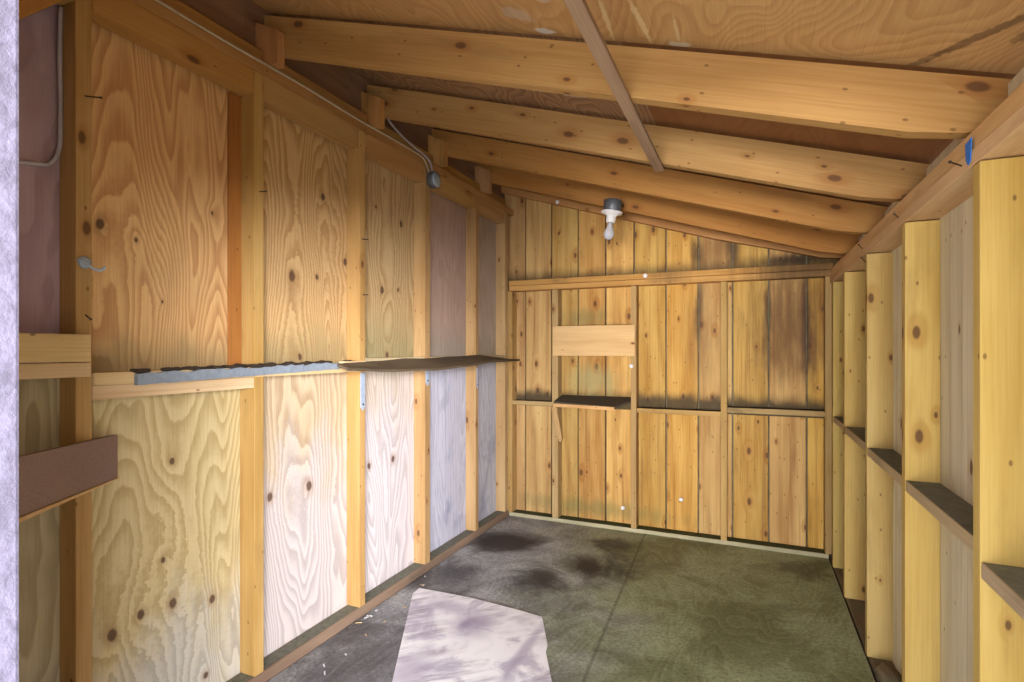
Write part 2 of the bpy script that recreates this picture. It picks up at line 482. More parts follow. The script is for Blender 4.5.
def smooth_path(pts, n=6):
    pts = [Vector(p) for p in pts]
    out = []
    for i in range(len(pts) - 1):
        p0 = pts[max(i - 1, 0)]; p1 = pts[i]; p2 = pts[i + 1]; p3 = pts[min(i + 2, len(pts) - 1)]
        for k in range(n):
            t = k / n
            out.append(.5 * ((2 * p1) + (p2 - p0) * t + (2 * p0 - 5 * p1 + 4 * p2 - p3) * t * t + (3 * p1 - p0 - 3 * p2 + p3) * t ** 3))
    out.append(pts[-1])
    return out


def lathe(bm, prof, seg=24, mi=0):
    """prof: list of (r, z) about the local z axis"""
    rings = []
    for r, z in prof:
        rings.append([bm.verts.new((max(r, 1e-5) * math.cos(2 * math.pi * k / seg), max(r, 1e-5) * math.sin(2 * math.pi * k / seg), z))
                      for k in range(seg)])
    for i in range(len(rings) - 1):
        for k in range(seg):
            f = bm.faces.new([rings[i][k], rings[i][(k + 1) % seg], rings[i + 1][(k + 1) % seg], rings[i + 1][k]])
            f.smooth = True; f.material_index = mi
    bm.faces.new(rings[0][::-1]); bm.faces.new(rings[-1])
    bmesh.ops.recalc_face_normals(bm, faces=bm.faces[:])


def obj(name, bm, mats, parent=None, origin=None):
    me = bpy.data.meshes.new(name)
    if origin is not None:
        bmesh.ops.translate(bm, verts=bm.verts[:], vec=-Vector(origin))
    bm.to_mesh(me); bm.free()
    for m in (mats if isinstance(mats, (list, tuple)) else [mats]):
        me.materials.append(m)
    o = bpy.data.objects.new(name, me)
    col.objects.link(o)
    if parent is not None:
        o.parent = parent
        if origin is not None: o.location = Vector(origin) - parent.location
    elif origin is not None:
        o.location = origin
    return o


def struct(name, bm, mats):
    o = obj(name, bm, mats)
    o['kind'] = 'structure'
    return o


def tag(o, label, cat, group=None):
    o['label'] = label; o['category'] = cat
    if group: o['group'] = group
    return o


def thing(name, label, cat, loc, group=None):
    o = bpy.data.objects.new(name, None)
    o.empty_display_size = .05
    col.objects.link(o); o.location = loc
    return tag(o, label, cat, group)


def board(name, x0, x1, y0, y1, z0, z1, mat, label, cat, group=None, bev=.0025, top=None):
    bm = bmesh.new()
    box(bm, x0, x1, y0, y1, z0, z1, 0, bev)
    if top:                                             # dust or moss that settled on the upper face
        for f in bm.faces:
            if f.normal.length < .5: f.normal_update()
            if f.calc_center_median().z > z1 - 1e-4 and f.calc_area() > .5 * (x1 - x0) * (y1 - y0): f.material_index = 1
    o = obj(name, bm, [mat, top] if top else mat, None, ((x0 + x1) / 2, (y0 + y1) / 2, z0))
    return tag(o, label, cat, group)


def zb(x, y): return 1.797 + .012 * (y - 1.48) - .313 * x       # underside of the rafters
def zt(x, y): return 1.937 + .010 * (y - 1.48) - .3125 * x      # their top


# ------------------------------------------------------------------ floor
bm = bmesh.new()
box(bm, -1.60, .415, .32, 3.577, -.016, 0, 0, .002)
box(bm, -1.80, .62, .32, 3.80, -.10, -.045, 1)
struct('floor', bm, [M['floor'], M['old']])

# ------------------------------------------------------------------ left wall: plywood sheets behind the studs
KN = {
    'u1': [(.924, 1.555, .018), (1.021, 1.528, .008), (1.27, 1.666, .007), (1.10, 1.35, .006)],
    'l1': [(1.131, .848, .013), (1.102, .545, .011), (.955, .382, .021), (1.035, .406, .017), (1.134, .397, .019), (1.27, .353, .017), (1.247, .106, .014)],
    'u2': [(1.792, 1.856, .018), (1.62, 1.496, .026), (1.756, 1.509, .014), (1.929, 1.598, .02), (1.662, 1.172, .016)],
    'l2': [(1.512, .639, .02), (1.711, .636, .024)],
    'u3': [(2.357, 1.861, .02), (2.197, 1.498, .022), (2.331, 1.512, .012), (2.238, 1.175, .018), (2.15, 1.9, .010)],
    'l3': [(2.097, .643, .018), (2.288, .641, .02)],
}
TAN_LO, TAN_HI = (.36, .21, .085), (.56, .38, .19)
PW = [
    plywood('plywood_sheet_by_door', (.36, .235, .27), (.46, .33, .38), [], rings=9, seed=1.3, blot=.25),  # purple of the daylight is mixed into this plywood colour
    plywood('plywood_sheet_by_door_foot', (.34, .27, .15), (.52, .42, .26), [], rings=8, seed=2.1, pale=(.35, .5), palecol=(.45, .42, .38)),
    plywood('plywood_sheet_orange', (.46, .235, .092), (.70, .44, .195), KN['u1'], rings=16, seed=3.3, band=(1.15, .14, .55), ),
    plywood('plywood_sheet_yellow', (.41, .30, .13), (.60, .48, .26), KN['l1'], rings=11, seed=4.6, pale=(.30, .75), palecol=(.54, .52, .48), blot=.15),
    plywood('plywood_sheet_swirled', (.39, .215, .083), (.61, .405, .19), KN['u2'], rings=13, seed=5.2, band=(1.16, .20, .5)),
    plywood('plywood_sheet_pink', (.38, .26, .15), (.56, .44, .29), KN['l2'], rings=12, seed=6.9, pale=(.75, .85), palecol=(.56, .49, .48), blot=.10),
    plywood('plywood_sheet_swirled_far', (.36, .215, .09), (.55, .39, .20), KN['u3'], rings=13, seed=7.7, band=(1.16, .30, .6), bandcol=(.20, .19, .09)),
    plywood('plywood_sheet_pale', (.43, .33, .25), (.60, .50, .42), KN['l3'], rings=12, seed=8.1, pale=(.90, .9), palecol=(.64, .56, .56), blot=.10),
    plywood('plywood_sheet_mauve', (.30, .19, .14), (.45, .32, .26), [], rings=7, seed=9.4, sharp=.3, fine=.6, band=(1.15, .28, .45), bandcol=(.20, .22, .17)),
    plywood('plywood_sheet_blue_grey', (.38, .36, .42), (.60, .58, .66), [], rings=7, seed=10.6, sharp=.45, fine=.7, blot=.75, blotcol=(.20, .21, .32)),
    plywood('plywood_sheet_grey', (.30, .22, .16), (.45, .35, .28), [], rings=6, seed=11.2, sharp=.3, fine=.6, band=(1.15, .2, .4)),
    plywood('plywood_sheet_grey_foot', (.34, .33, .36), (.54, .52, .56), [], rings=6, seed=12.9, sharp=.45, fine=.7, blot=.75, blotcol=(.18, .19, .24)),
]
bm = bmesh.new()
XW = -1.675
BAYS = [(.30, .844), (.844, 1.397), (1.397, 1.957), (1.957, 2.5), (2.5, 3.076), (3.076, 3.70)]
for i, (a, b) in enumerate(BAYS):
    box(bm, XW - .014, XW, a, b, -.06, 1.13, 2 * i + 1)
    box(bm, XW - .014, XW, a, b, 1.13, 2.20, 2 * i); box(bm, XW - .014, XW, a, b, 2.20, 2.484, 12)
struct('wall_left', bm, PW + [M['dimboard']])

# ------------------------------------------------------------------ back wall: vertical planks
bm = bmesh.new()
edges_ = [-1.69, -1.507, -1.305, -1.107, -.91, -.715, -.506, -.304, -.1, .105, .31, .52]
for a, b in zip(edges_[:-1], edges_[1:]):
    r = random.uniform(-.003, .003)
    box(bm, a + .005, b - .005, 3.668 + r, 3.69 + r, .0, zt((a + b) / 2, 3.6) + .03, 0, .002)
box(bm, -1.69, .52, 3.696, 3.71, -.05, 1.70, 1)
prism(bm, [(-1.69, 1.70), (.52, 1.70), (.52, zt(.52, 3.6) + .01), (-1.69, zt(-1.69, 3.6) + .01)], 'y', 3.696, 3.71, 1)
struct('wall_back', bm, [M['plank'], M['old']])

# ------------------------------------------------------------------ right wall: planks behind the studs
bm = bmesh.new()
yy = .32
while yy < 3.68:
    w = random.choice((.20, .24, .19))
    b = min(yy + w, 3.69)
    r = random.uniform(-.002, .002)
    box(bm, .506 + r, .526 + r, yy + .0015, b - .0015, -.04, 1.77, 0, .002)
    yy = b
box(bm, .53, .545, .32, 3.71, -.05, 1.775, 1)
struct('wall_right', bm, [M['plank_r'], M['old']])

# ------------------------------------------------------------------ unseen front wall, its opening shaped to steer the daylight
bm = bmesh.new()
box(bm, -1.70, -.74, .262, .31, -.06, 2.35, 0)
box(bm, .30, .545, .262, .31, -.06, 1.80, 0)  # right part added to keep daylight off the near studs
prism(bm, [(-.74, 1.61), (.30, 1.61), (.30, zt(.30, .3)), (-.74, zt(-.74, .3))], 'y', .264, .308, 0)  # lintel added to shade the nearest rafter
struct('wall_front_unseen', bm, M['plank_r'])
bm = bmesh.new()
vs = box(bm, -.90, -.711, .225, .315, -.06, 2.30, 0, .004)
struct('door_1', bm, M['whitepaint'])

# ------------------------------------------------------------------ roof deck
CM = [
    plywood('roof_deck_near', (.36, .18, .065), (.54, .33, .14), [], plane='xy', rings=12, seed=21.0, blot=.35, scale=(1.3, 3.2),
            blotcol=(.22, .12, .06), sharp=.45,
            marks=((-.345, 1.40, .009, .12, -.04, (.66, .50, .27), .7), (-.257, 1.39, .010, .12, .10, (.68, .52, .29), .75), (-.171, 1.42, .006, .08, 0, (.64, .50, .29), .6),
                   (-.55, 1.48, .038, .018, 0, (.66, .64, .62), .8), (-.50, 1.31, .03, .03, .4, (.55, .50, .46), .5), (-.60, 1.40, .05, .04, .4, (.50, .44, .40), .4),
                   (-.172, 1.495, .034, .016, 0, (.62, .56, .42), .7),
                   (.42, 1.37, .016, .12, -.55, (.11, .055, .025), .7), (.36, 1.47, .014, .06, -.6, (.14, .075, .035), .6), (.50, 1.33, .02, .06, -.4, (.13, .07, .03), .6))),
    plywood('roof_deck_red', (.19, .075, .026), (.27, .115, .042), [], plane='xy', rings=6, seed=23.0, blot=.2, scale=(1.3, 3.2), sharp=.3,
            blotcol=(.12, .05, .02)),
    plywood('roof_deck_grey', (.22, .115, .055), (.36, .215, .115), [], plane='xy', rings=9, seed=25.0, blot=.4, scale=(1.3, 3.2),
            blotcol=(.15, .08, .05), marks=((-.77, 1.90, .09, .04, .4, (.58, .53, .50), .6), (-.60, 1.92, .06, .03, -.3, (.62, .58, .54), .5))),
]
bm = bmesh.new()
def deck(x0, x1, y0, y1, mi):
    prism_pts = [(x0, zt(x0, 2.4) + .013), (x1, zt(x1, 2.4) + .013), (x1, zt(x1, 2.4) + .03), (x0, zt(x0, 2.4) + .03)]
    prism(bm, prism_pts, 'y', y0, y1, mi)
deck(-1.80, .66, -.60, 1.505, 0)  # unseen front overhang added to shade the door jamb
deck(-1.80, -.33, 1.505, 3.80, 2)
deck(-.33, .66, 1.505, 3.80, 1)
struct('ceiling', bm, CM)

# ------------------------------------------------------------------ rafters and the blocks beside them
RY = [(1.482, 1.522, 'nearest rafter under the roof deck, widest board across the top'),
      (2.076, 2.116, 'second rafter from the doorway, where the hanging slat ends'),
      (2.652, 2.692, 'third rafter from the doorway, between the slat end and the lamp'),
      (3.224, 3.262, 'fourth rafter from the doorway, just behind the bare bulb'),
      (3.600, 3.640, 'last rafter, close against the back wall planks')]
for i, (a, b, lab) in enumerate(RY):
    bm = bmesh.new()
    L, Rr = -1.673, .57
    y = (a + b) / 2
    pts = [(L, zb(L, y)), (.33, zb(.33, y)), (.375, zb(.375, y) + .006), (.43, zb(.43, y) + .013), (Rr, zb(.43, y) + .012),
           (Rr, zt(Rr, y)), (L, zt(L, y))]
    if i == 4:
        pts = [(L, zb(L, y) + .012), (-.2, zb(-.2, y) + .01), (.2, zb(.2, y) + .03), (.38, zb(.38, y) + .035), (Rr, zb(.43, y) + .03), (Rr, zt(Rr, y)), (L, zt(L, y))]
    prism(bm, pts, 'y', a, b, 0, .002)
    o = obj('rafter', bm, M['rafter'], None, (L, y, zb(L, y)))
    tag(o, lab, 'rafter', 'roof rafters')
BLK = [(1.444, 1.481, 'first rafter block, beside the nearest rafter on the left wall plate'),
       (2.038, 2.075, 'second rafter block, beside the second rafter on the left wall plate'),
       (2.613, 2.651, 'third rafter block, above the grey junction box'),
       (3.184, 3.223, 'fourth and smallest looking rafter block, nearest the back wall')]
for i, (a, b, lab) in enumerate(BLK):
    bm = bmesh.new()
    zr = 2.362 + .006 * i
    prism(bm, [(-1.674, 2.237), (-1.566, 2.237), (-1.566, zr), (-1.674, zr + .05)], 'y', a, b, 0, .002)
    o = obj('rafter_block', bm, M['block'], None, (-1.62, (a + b) / 2, 2.237))
    tag(o, lab, 'block', 'rafter blocks on the left plate')

# ------------------------------------------------------------------ left wall framing
board('bottom_plate', -1.674, -1.603, .33, 3.576, -.02, .044, M['bottom'], 'dirty bottom plate running along the foot of the left wall', 'plate', None, .006, M['dust'])
LS = [(.825, .863, 'left wall stud nearest the doorway, behind the stubby nailed board'),
      (1.377, 1.417, 'left wall stud beside the reddish batten, second from doorway'),
      (1.937, 1.977, 'left wall stud where the blue grey shelf edge stops'),
      (2.470, 2.520, 'left wall stud directly below the grey junction box'),
      (3.057, 3.095, 'left wall stud between the mauve and the last grey plywood panels'),
      (3.506, 3.556, 'left wall stud tight in the back left corner')]
for a, b, lab in LS:
    board('wall_stud', -1.673, -1.600, a, b, .045, 2.188, M['stud'], lab, 'stud', 'studs of the left wall')
board('top_plate', -1.673, -1.600, .33, 3.66, 2.190, 2.233, M['beam_y'], 'top plate along the left wall under the white cable', 'plate')
ys = [.33] + [v for s in LS for v in (s[0], s[1])]
hl = ['header in the dim bay beside the doorway, left wall', 'header above the orange cathedral grain plywood, left wall', 'header above the swirled plywood, second bay, left wall',
      'header left of the grey junction box, left wall', 'header right of the grey junction box, left wall', 'short header in the last bay by the back wall']
gaps = [(.33, .824), (.864, 1.376), (1.418, 1.936), (1.978, 2.469), (2.521, 3.056), (3.096, 3.505)]
for (a, b), lab in zip(gaps, hl):
    board('header_block', -1.66, -1.6015, a + .001, b - .001, 2.104, 2.189, M['beam_y'], lab, 'header', 'headers between left wall studs')
bl = ['blocking over the left plate in front of the nearest block', 'blocking over the left plate between first and second blocks', 'blocking over the left plate between second and third blocks',
      'blocking over the left plate between third and fourth blocks', 'blocking over the left plate between last block and back wall']
bg_ = [(.5, 1.443), (1.523, 2.037), (2.117, 2.612), (2.693, 3.183), (3.264, 3.598)]
for (a, b), lab in zip(bg_, bl):
    board('plate_blocking', -1.673, -1.637, a, b, 2.234, 2.297 , M['beam_y'], lab, 'blocking', 'blocking on the left plate')

# diagonal brace beside the door, stub board, batten
bm = bmesh.new()
prism(bm, [(.50, 1.765), (.50, 1.885), (.70, 2.103), (.81, 2.103)], 'x', -1.64, -1.605, 0, .002)
tag(obj('diagonal_brace', bm, M['block'], None, (-1.62, .6, 1.765)), 'sloping brace high in the dim bay by the doorway', 'brace')
bm = bmesh.new()
bk = thing('nailed_board', 'pair of short pale boards nailed across the nearest left stud', 'board', (-1.575, .60, 1.131))
for nm, a, b in (('upper_board', 1.170, 1.240), ('lower_board', 1.131, 1.168)):
    bm2 = bmesh.new(); box(bm2, -1.599, -1.553, .36, .836, a, b, 0, .002)
    obj(nm, bm2, M['lightwood'], bk, (-1.575, .60, a))
bm.free()
board('batten', -1.674, -1.662, 1.327, 1.3765, 1.145, 2.103, M['batten'], 'narrow reddish brown batten beside second left stud', 'batten')

# ------------------------------------------------------------------ left shelf
board('fire_block', -1.66, -1.6005, .864, 1.376, 1.066, 1.104, M['lightwood'], 'horizontal block under the blue grey shelf edge, left wall', 'block')
sh = thing('shelf', 'long shelf with blue grey painted edge on left wall', 'shelf', (-1.63, 1.40, 1.105))
bm = bmesh.new()
for a, b in ((.8645, 1.376), (1.418, 1.9365)):
    box(bm, -1.6745, -1.595, a, b, 1.105, 1.139, 0, .002)
box(bm, -1.5995, -1.592, .866, 1.93, 1.105, 1.139, 0)
o = obj('shelf_board', bm, M['lightwood'], sh, (-1.63, 1.40, 1.105)); o['label'] = 'bare wood shelf board'
bm = bmesh.new()
n = 44
top = []; bot = []
for k in range(n + 1):
    y = .965 + (1.785 - .965) * k / n
    top.append((y, 1.134 + .014 * k / n + random.uniform(-.004, .003)))
    bot.append((y, 1.101 + .020 * k / n + random.uniform(-.0012, .0012)))
prism(bm, bot + top[::-1], 'x', -1.5915, -1.576)
o = obj('painted_edge', bm, M['bluegrey'], sh, (-1.585, 1.375, 1.10)); o['label'] = 'chipped blue grey edge strip'
bm = bmesh.new()
for k in range(60):
    y = random.uniform(.97, 1.88); s = random.uniform(.006, .016)
    x = random.uniform(-1.605, -1.582)
    ic = bmesh.ops.create_icosphere(bm, subdivisions=1, radius=s)
    for v in ic['verts']:
        v.co = Vector((v.co.x * .8 + x, v.co.y * 2.2 + y, v.co.z * .55 + 1.142 + .008 * (y - .97)))
        v.co += Vector((random.uniform(-1, 1), random.uniform(-1, 1), random.uniform(-1, 1))) * s * .25
o = obj('dirt_crust', bm, M['dirt'], sh, (-1.59, 1.4, 1.142)); o['label'] = 'crusted dark dirt along the edge'; o['kind'] = 'stuff'
board('block_offcut', -1.5905, -1.560, 1.792, 1.928, 1.125, 1.152, M['lightwood'], 'short pale offcut at the end of blue grey shelf edge', 'offcut')

# warped second shelf
bm = bmesh.new()
nu, nv = 40, 6
grid = {}
for i in range(nu + 1):
    y = 1.745 + (3.545 - 1.745) * i / nu
    t = i / nu
    zf = 1.115 - .024 * math.sin(math.pi * min(1, t * 1.35)) * (1 if t < .74 else 1) + .008 * t
    tilt = .052 * (1 - t ** 4) * min(1, .35 + t * 2.2)
    for j in range(nv + 1):
        s = j / nv
        x0 = -1.5
        x1 = -1.599 if y > 1.985 else -1.556
        x = x0 + (x1 - x0) * s
        z = zf + tilt * s + .0012 * math.sin(i * .7 + j)
        grid[i, j, 0] = bm.verts.new((x, y, z)); grid[i, j, 1] = bm.verts.new((x, y, z + .011))
def quad(*a): bm.faces.new([grid[q] for q in a]).smooth = False
for i in range(nu):
    for j in range(nv):
        quad((i, j, 1), (i, j + 1, 1), (i + 1, j + 1, 1), (i + 1, j, 1)); quad((i, j, 0), (i + 1, j, 0), (i + 1, j + 1, 0), (i, j + 1, 0))
    quad((i, 0, 0), (i, 0, 1), (i + 1, 0, 1), (i + 1, 0, 0)); quad((i, nv, 0), (i + 1, nv, 0), (i + 1, nv, 1), (i, nv, 1))
for j in range(nv):
    quad((0, j, 0), (0, j + 1, 0), (0, j + 1, 1), (0, j, 1)); quad((nu, j, 0), (nu, j, 1), (nu, j + 1, 1), (nu, j + 1, 0))
bmesh.ops.recalc_face_normals(bm, faces=bm.faces[:])
tag(obj('shelf', bm, M['shelf'], None, (-1.55, 2.6, 1.11)), 'warped dark plywood shelf on metal brackets reaching the back corner', 'shelf')
for a, b, lab in ((1.98, 2.468, 'grimy shelf cleat in third bay behind the warped shelf'), (2.522, 3.055, 'pale cleat below mauve plywood behind the warped shelf'), (3.097, 3.504, 'short cleat in last bay behind the warped shelf')):
    board('shelf_cleat', -1.674, -1.602, a, b, 1.148, 1.162, M['ledge'], lab, 'cleat', 'shelf cleats')
BR = [(1.941, 1.970, 1.098, .925, 'blue grey shelf bracket with pointed end, nearest one'), (2.473, 2.508, 1.09, 1.005, 'short pale bracket, middle one below warped shelf'),
      (3.066, 3.080, 1.09, .95, 'thin shelf bracket nearest the back wall')]
for a, b, t, z0, lab in BR:
    br = thing('shelf_bracket', lab, 'bracket', (-1.59, (a + b) / 2, z0), 'brackets under the warped shelf')
    bm = bmesh.new()
    prism(bm, [(a, t), (b, t), (b, z0 + .02), ((a + b) / 2, z0), (a, z0 + .02)], 'x', -1.599, -1.595, 0, .0008)
    obj('leg_plate', bm, M['steel'], br, (-1.597, (a + b) / 2, z0))
    bm = bmesh.new(); tube(bm, [(-1.5955, (a + b) / 2, z0 + .03), (-1.592, (a + b) / 2, z0 + .03)], .005, 8)
    obj('screw', bm, M['darkmetal'], br, (-1.5955, (a + b) / 2, z0 + .03))

# ------------------------------------------------------------------ brown corner board by the door
brd = thing('corner_board', 'brown hardboard strip slanting out from left wall by doorway', 'board', (-1.52, .77, .85))
p0 = Vector((-1.668, .966)); p1 = Vector((-1.25, .405))
dirv = (p1 - p0).normalized(); nrm = Vector((dirv.y, -dirv.x))
if nrm.dot(Vector((1, -1))) < 0: nrm = -nrm
def slab(z0a, z0b, z1a, z1b, off, th):
    b_ = bmesh.new()
    A0 = p0 + nrm * off; B0 = p1 + nrm * off; A1 = A0 - nrm * th; B1 = B0 - nrm * th
    vs = [b_.verts.new(q) for q in ((*A0, z0a), (*B0, z0b), (*B0, z1b), (*A0, z1a), (*A1, z0a), (*B1, z0b), (*B1, z1b), (*A1, z1a))]
    for f in ((0, 1, 2, 3), (7, 6, 5, 4), (0, 4, 5, 1), (3, 2, 6, 7), (0, 3, 7, 4), (1, 5, 6, 2)):
        b_.faces.new([vs[i] for i in f])
    bmesh.ops.recalc_face_normals(b_, faces=b_.faces[:])
    return b_
obj('face_board', slab(.833, .855, .956, .985, 0, .012), M['hardboard'], brd, (-1.52, .77, .85))
o = obj('bottom_lip', slab(.829, .841, .8325, .8545, .004, .014), M['lightwood'], brd, (-1.52, .77, .85)); o['label'] = 'pale wood lip under the board'

# ------------------------------------------------------------------ back wall framing
board('bottom_plate', -1.60, .415, 3.578, 3.664, -.02, .024, M['bottom_x'], 'mossy bottom plate along the foot of the back wall', 'plate', None, .004, M['moss'])
BS = [(-1.618, -1.576, 'back wall stud in the left corner'), (-1.271, -1.226, 'back wall stud behind the little shelf brace'),
      (-.720, -.684, 'back wall stud at the right end of the small shelf'), (-.166, -.130, 'back wall stud midway along the right half of the back wall'),
      (.397, .432, 'back wall stud in the right corner')]
for a, b, lab in BS:
    board('wall_stud', a, b, 3.579, 3.664, .025, 1.624, M['stud'], lab, 'stud', 'studs of the back wall')
board('back_plate', -1.60, .435, 3.577, 3.664, 1.626, 1.662, M['beam_x'], 'lower horizontal rail across the back wall above the studs', 'rail')
board('back_plate', -1.60, .435, 3.574, 3.664, 1.664, 1.700, M['beam_x'], 'upper horizontal rail across the back wall, stained dark on top', 'rail')
FB = [(-1.575, -1.272, .806, .836, 'back wall ledge block between left corner and small shelf'), (-.683, -.167, .787, .818, 'back wall ledge block right of the small shelf'),
      (-.129, .396, .814, .846, 'back wall ledge block ending in the right corner')]
for a, b, z0, z1, lab in FB:
    board('fire_block', a, b, 3.580, 3.664, z0, z1, M['ledge_x'], lab, 'block', 'ledge blocks of the back wall', .0025, M['grime'])
sf = thing('shelf', 'small dusty shelf on the back wall under a pale board', 'shelf', (-1.0, 3.55, .83))
bm = bmesh.new()
prism(bm, [(-1.23, 3.50), (-.80, 3.43), (-.722, 3.57), (-.722, 3.662), (-1.224, 3.662)], 'z', .823, .837, 0, .0015)
for v in bm.verts: v.co.z += (v.co.y - 3.44) * .20
obj('shelf_board', bm, [M['shelf_x']], sf, (-1.0, 3.55, .823))
bm = bmesh.new()
prism(bm, [(-1.232, 3.499), (-.80, 3.428), (-.797, 3.434), (-1.230, 3.506)], 'z', .812, .8335, 0)
o = obj('edge_strip', bm, [M['lightwood_x']], sf, (-1.0, 3.46, .81)); o['label'] = 'pale front edge strip'
bm = bmesh.new()
prism(bm, [(-1.272, .806), (-1.232, .806), (-1.190, .590), (-1.198, .560), (-1.212, .566)], 'y', 3.556, 3.5775, 0, .002)
tag(obj('shelf_brace', bm, M['stud'], None, (-1.23, 3.566, .56)), 'short slanted wooden brace under the small back shelf', 'brace')
board('spanning_board', -1.258, -.690, 3.557, 3.578, 1.160, 1.366, M['lightwood_x'], 'wide pale board nailed across two back wall studs', 'board')

# ------------------------------------------------------------------ right wall framing
board('bottom_plate', .424, .506, .4, 3.575, -.04, -.004, M['old'], 'dark old bottom plate at the foot of the right wall', 'plate')
RS = [(1.363, 1.401, 'right wall stud nearest the camera at the photo edge'), (1.933, 1.971, 'right wall stud second from the photo edge'),
      (2.500, 2.538, 'right wall stud third from the photo edge, bright pale foot'), (3.051, 3.089, 'right wall stud fourth from the photo edge, near the back'),
      (3.448, 3.486, 'right wall stud tight in the back right corner'), (.792, .830, 'right wall stud beside the doorway')]
for a, b, lab in RS[:5]:
    board('wall_stud', .420, .505, a, b, -.003, 1.578, M['stud_right'], lab, 'stud', 'studs of the right wall')
bm = bmesh.new()
prism(bm, [(.33, 1.580), (3.575, 1.584), (3.575, 1.618), (.33, 1.614)], 'x', .421, .506, 0, .002)
tag(obj('top_plate', bm, M['plate_r'], None, (.46, 2, 1.58)), 'lower plate on top of the right wall studs', 'plate')
bm = bmesh.new()
prism(bm, [(.33, 1.6155), (3.575, 1.6195), (3.575, 1.668), (.33, 1.652)], 'x', .425, .506, 0, .002)
tag(obj('top_plate', bm, M['plate_r'], None, (.46, 2, 1.615)), 'upper plate on the right wall carrying the rafter ends', 'plate')
RL = [(.5, 1.362, .745, .778, 'right wall ledge block at the photo edge'), (1.402, 1.932, .782, .815, 'right wall ledge block between first and second studs'),
      (1.972, 2.499, .786, .818, 'right wall ledge block between second and third studs'), (2.539, 3.050, .796, .829, 'right wall ledge block between third and fourth studs'),
      (3.090, 3.447, .802, .834, 'short right wall ledge block in back corner bay')]
for a, b, z0, z1, lab in RL:
    board('fire_block', .421, .505, a, b, z0, z1, M['ledge'], lab, 'block', 'ledge blocks of the right wall', .0025, M['dust'])

# ------------------------------------------------------------------ hanging slat, lamp, cables
board('hanging_slat', -.332, -.298, .35, 2.110, 1.879, 1.8935, M['slat'], 'thin weathered slat fixed under the two nearest rafters', 'slat', None, .0015)

LX, LY = -.715, 3.06
lz = zb(LX, 3.2) + .012
lamp = thing('ceiling_lamp', 'bare bulb in a white lampholder under the rafters', 'lamp', (LX, LY, lz))
bm = bmesh.new(); lathe(bm, [(.050, -.062), (.053, -.058), (.053, .0), (.05, .003)], 8)
bmesh.ops.rotate(bm, verts=bm.verts[:], matrix=Matrix.Rotation(math.radians(22.5), 3, 'Z'))
o = obj('electrical_box', bm, M['box'], lamp); o['label'] = 'dark grey metal box'
bm = bmesh.new(); lathe(bm, [(.02, -.125), (.026, -.124), (.027, -.090), (.034, -.082), (.060, -.073), (.062, -.066), (.060, -.0625), (.02, -.0625)], 28)
o = obj('lampholder', bm, M['porcelain'], lamp); o['label'] = 'white porcelain lampholder'
bm = bmesh.new(); lathe(bm, [(.001, -.222), (.014, -.219), (.024, -.210), (.029, -.197), (.0295, -.187), (.026, -.172), (.019, -.155), (.015, -.142), (.014, -.1255)], 24)
o = obj('bulb', bm, M['glass'], lamp); o['label'] = 'frosted white bulb'
# the lamp hangs from the fourth rafter on a short strap
bm = bmesh.new(); box(bm, -.025, .025, -.02, .1630, .004, .010, 0)
o = obj('mounting_strap', bm, M['darkmetal'], lamp)
lamp.rotation_euler = (0, math.radians(8), 0)

cb = thing('wiring_cable', 'pale cable stapled along the left top plate into grey box', 'cable', (-1.59, 1.6, 2.24))
bm = bmesh.new()
pts = [(-1.594, .5, 2.227)] + [(-1.594, q_, 2.2275 + .0025 * math.sin(q_ * 9)) for q_ in (.8, 1.037, 1.198, 1.367, 1.578, 1.75, 1.928, 2.1, 2.229, 2.36)] + [
       (-1.592, 2.44, 2.222), (-1.591, 2.470, 2.195), (-1.590, 2.495, 2.165)]
tube(bm, smooth_path(pts), .0048, 8)
obj('cable_run', bm, M['cable'], cb, (-1.59, 1.6, 2.24))
bm = bmesh.new()
pts = [(-1.58, 2.12, 2.300), (-1.60, 2.22, 2.285), (-1.605, 2.36, 2.262), (-1.600, 2.47, 2.245), (-1.592, 2.515, 2.215), (-1.590, 2.523, 2.165)]
tube(bm, smooth_path(pts), .005, 8)
o = obj('branch_cable', bm, M['cable_grey'], cb, (-1.59, 2.4, 2.24)); o['label'] = 'grey branch cable'
jb = thing('junction_box', 'round grey metal junction box high on the left wall', 'junction box', (-1.599, 2.525, 2.128))
bm = bmesh.new(); lathe(bm, [(.044, 0), (.046, .003), (.046, .032), (.043, .036)], 16)
o = obj('box_body', bm, M['box'], jb); o.rotation_euler = (0, math.pi / 2, 0)
bm = bmesh.new(); lathe(bm, [(.042, .0365), (.043, .038), (.02, .042), (.004, .042)], 16)
o = obj('cover_plate', bm, M['steel'], jb); o.rotation_euler = (0, math.pi / 2, 0)

bm = bmesh.new()
pts = [(-1.655, .8185, 2.10), (-1.655, .8175, 1.960), (-1.655, .8185, 1.80), (-1.655, .815, 1.725), (-1.655, .796, 1.682), (-1.658, .765, 1.672), (-1.668, .70, 1.668), (-1.668, .60, 1.685), (-1.668, .50, 1.70)]
tube(bm, smooth_path(pts, 8), .0055, 8)
tag(obj('wiring_cable', bm, M['cable_grey'], None, (-1.655, .8, 1.9)), 'thin grey cable looping down the dim panel by the doorway', 'cable')

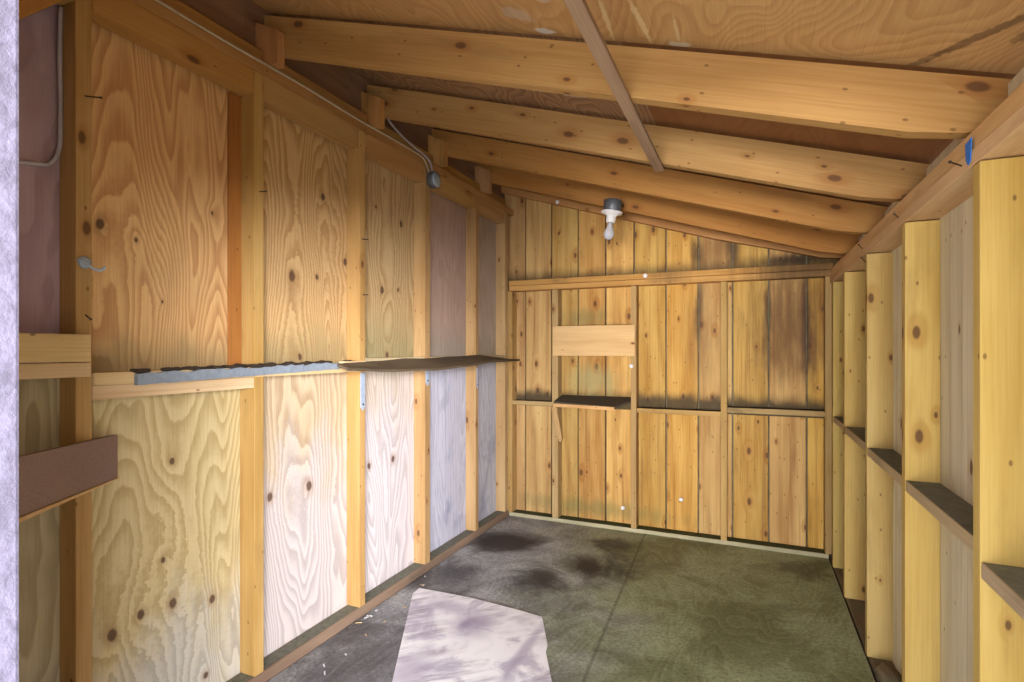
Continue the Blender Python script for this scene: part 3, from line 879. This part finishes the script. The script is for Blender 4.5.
# ------------------------------------------------------------------ things on the floor
bm = bmesh.new()
out = [(-1.511, 2.222), (-1.518, 2.290), (-1.231, 2.300), (-.979, 2.280), (-.851, 2.264), (-.80, 2.16), (-.748, 2.055), (-.740, 2.01), (-.652, 1.835), (-.50, 1.47), (-.62, 1.36), (-.80, 1.33), (-1.02, 1.31)]
prism(bm, out, 'z', .0015, .0075)
tag(obj('painted_board', bm, M['sheet'], None, (-1.1, 1.9, .0015)), 'dirty white painted board lying flat on the floor', 'board')
bm = bmesh.new()
ic = bmesh.ops.create_icosphere(bm, subdivisions=3, radius=1)
for v in ic['verts']:
    n_ = 1 + .12 * math.sin(v.co.x * 7 + v.co.y * 3) + .08 * math.sin(v.co.z * 11 + v.co.y * 5)
    v.co = Vector((v.co.x * .040 * n_, v.co.y * .085 * n_, max(v.co.z, -.6) * .022 * n_))
for f in bm.faces: f.smooth = True
o = obj('bark_lump', bm, M['old'], None); o.location = (.466, 2.35, .008)
tag(o, 'dark brown lump on right bottom plate beside bright stud', 'debris')
for k in range(16):
    bm = bmesh.new()
    t = random.uniform(1.55, 2.5)
    L = random.uniform(.006, .016)
    prism(bm, [(-L, -.002), (L, -.003), (L * .7, .003), (-L * .8, .002)], 'z', 0, .002)
    o = obj('wood_chip', bm, M['porcelain'] if k % 2 else M['lightwood'])
    o.location = (random.uniform(-1.585, -1.42) if k % 3 else -1.575, t, .0006); o.rotation_euler = (0, 0, random.uniform(0, 3))
    tag(o, 'tiny pale chip among those scattered along the left bottom plate', 'wood chip', 'pale chips on the floor')

# ------------------------------------------------------------------ nails, hook, tape, plugs, daylight holes
def nail(p, q, lab, r=.0017):
    p = Vector(p); q = Vector(q)
    bm = bmesh.new()
    d = (q - p)
    tube(bm, [p, p + d * .93, p + d * .94, q], [r, r, r * 2, r * 2], 7)
    tag(obj('nail', bm, M['darkmetal'], None, p), lab, 'nail', 'bent nails left in the framing')
nail((-1.601, .846, 1.868), (-1.566, .868, 1.866), 'nail sticking out high on the stud nearest the doorway')
nail((-1.601, .848, 1.292), (-1.566, .842, 1.280), 'nail just above the stubby nailed board')
nail((-1.601, 1.397, 1.764), (-1.568, 1.400, 1.762), 'nail in the stud beside the reddish batten')
nail((-1.601, 1.957, 1.700), (-1.572, 1.962, 1.698), 'nail in the stud above the pale offcut')
nail((-1.601, 1.960, 1.450), (-1.578, 1.968, 1.449), 'lower nail in the stud above the pale offcut')
nail((.4225, 1.47, 1.600), (.392, 1.44, 1.604), 'nail in the right plate near the blue tape')
nail((.4225, 2.02, 1.612), (.396, 1.95, 1.610), 'nail in right plate above second right stud')
nail((.4205, 2.52, 1.545), (.396, 2.47, 1.560), 'nail near the top of the third right stud')
nail((.4225, 2.60, 1.612), (.398, 2.54, 1.622), 'nail in right plate above third right stud')
hk = thing('wall_hook', 'silver metal hook screwed into the stud nearest the doorway', 'hook', (-1.6, .845, 1.43))
bm = bmesh.new(); lathe(bm, [(.016, 0), (.017, .002), (.012, .006), (.004, .008)], 16)
o = obj('hook_plate', bm, M['steel'], hk); o.rotation_euler = (0, math.pi / 2, 0)
bm = bmesh.new(); tube(bm, smooth_path([(0.004, -.018, .002), (.018, -.020, .004), (.020, -.008, -.004), (.018, .012, -.016), (.022, .028, -.018), (.026, .036, -.008)]), .0035, 8)
obj('hook_arm', bm, M['steel'], hk)
bm = bmesh.new()
prism(bm, [(1.405, 1.640), (1.440, 1.636), (1.436, 1.600), (1.424, 1.588), (1.412, 1.594)], 'x', .4185, .4205)
tag(obj('blue_tape', bm, M['tape'], None, (.4195, 1.42, 1.6)), 'scrap of blue tape stuck on the right top plate', 'tape')
for p, lab in (((-.716, 3.5785, 1.093), 'small white plug on the stud right of the spanning board'), ((-.41, 3.662, .228), 'white disc standing in for a daylight hole low in the middle back planks'),
               ((-.79, 3.662, .128), 'white disc standing in for a daylight hole, lowest on the back wall'), ((-.625, 3.5735, 1.684), 'white plug on the upper back rail'),
               ((-1.236, 3.599, 2.238), 'white plug on the last rafter near the top left')):
    bm = bmesh.new(); lathe(bm, [(.013, 0), (.0145, .004), (.012, .012), (.005, .015)], 14)  # the two discs on the planks imitate daylight showing through holes
    o = obj('white_disc', bm, M['porcelain']); o.location = p; o.rotation_euler = (math.pi / 2, 0, 0)
    tag(o, lab, 'plug', 'white plugs and daylight hole stand-ins on the back wall')
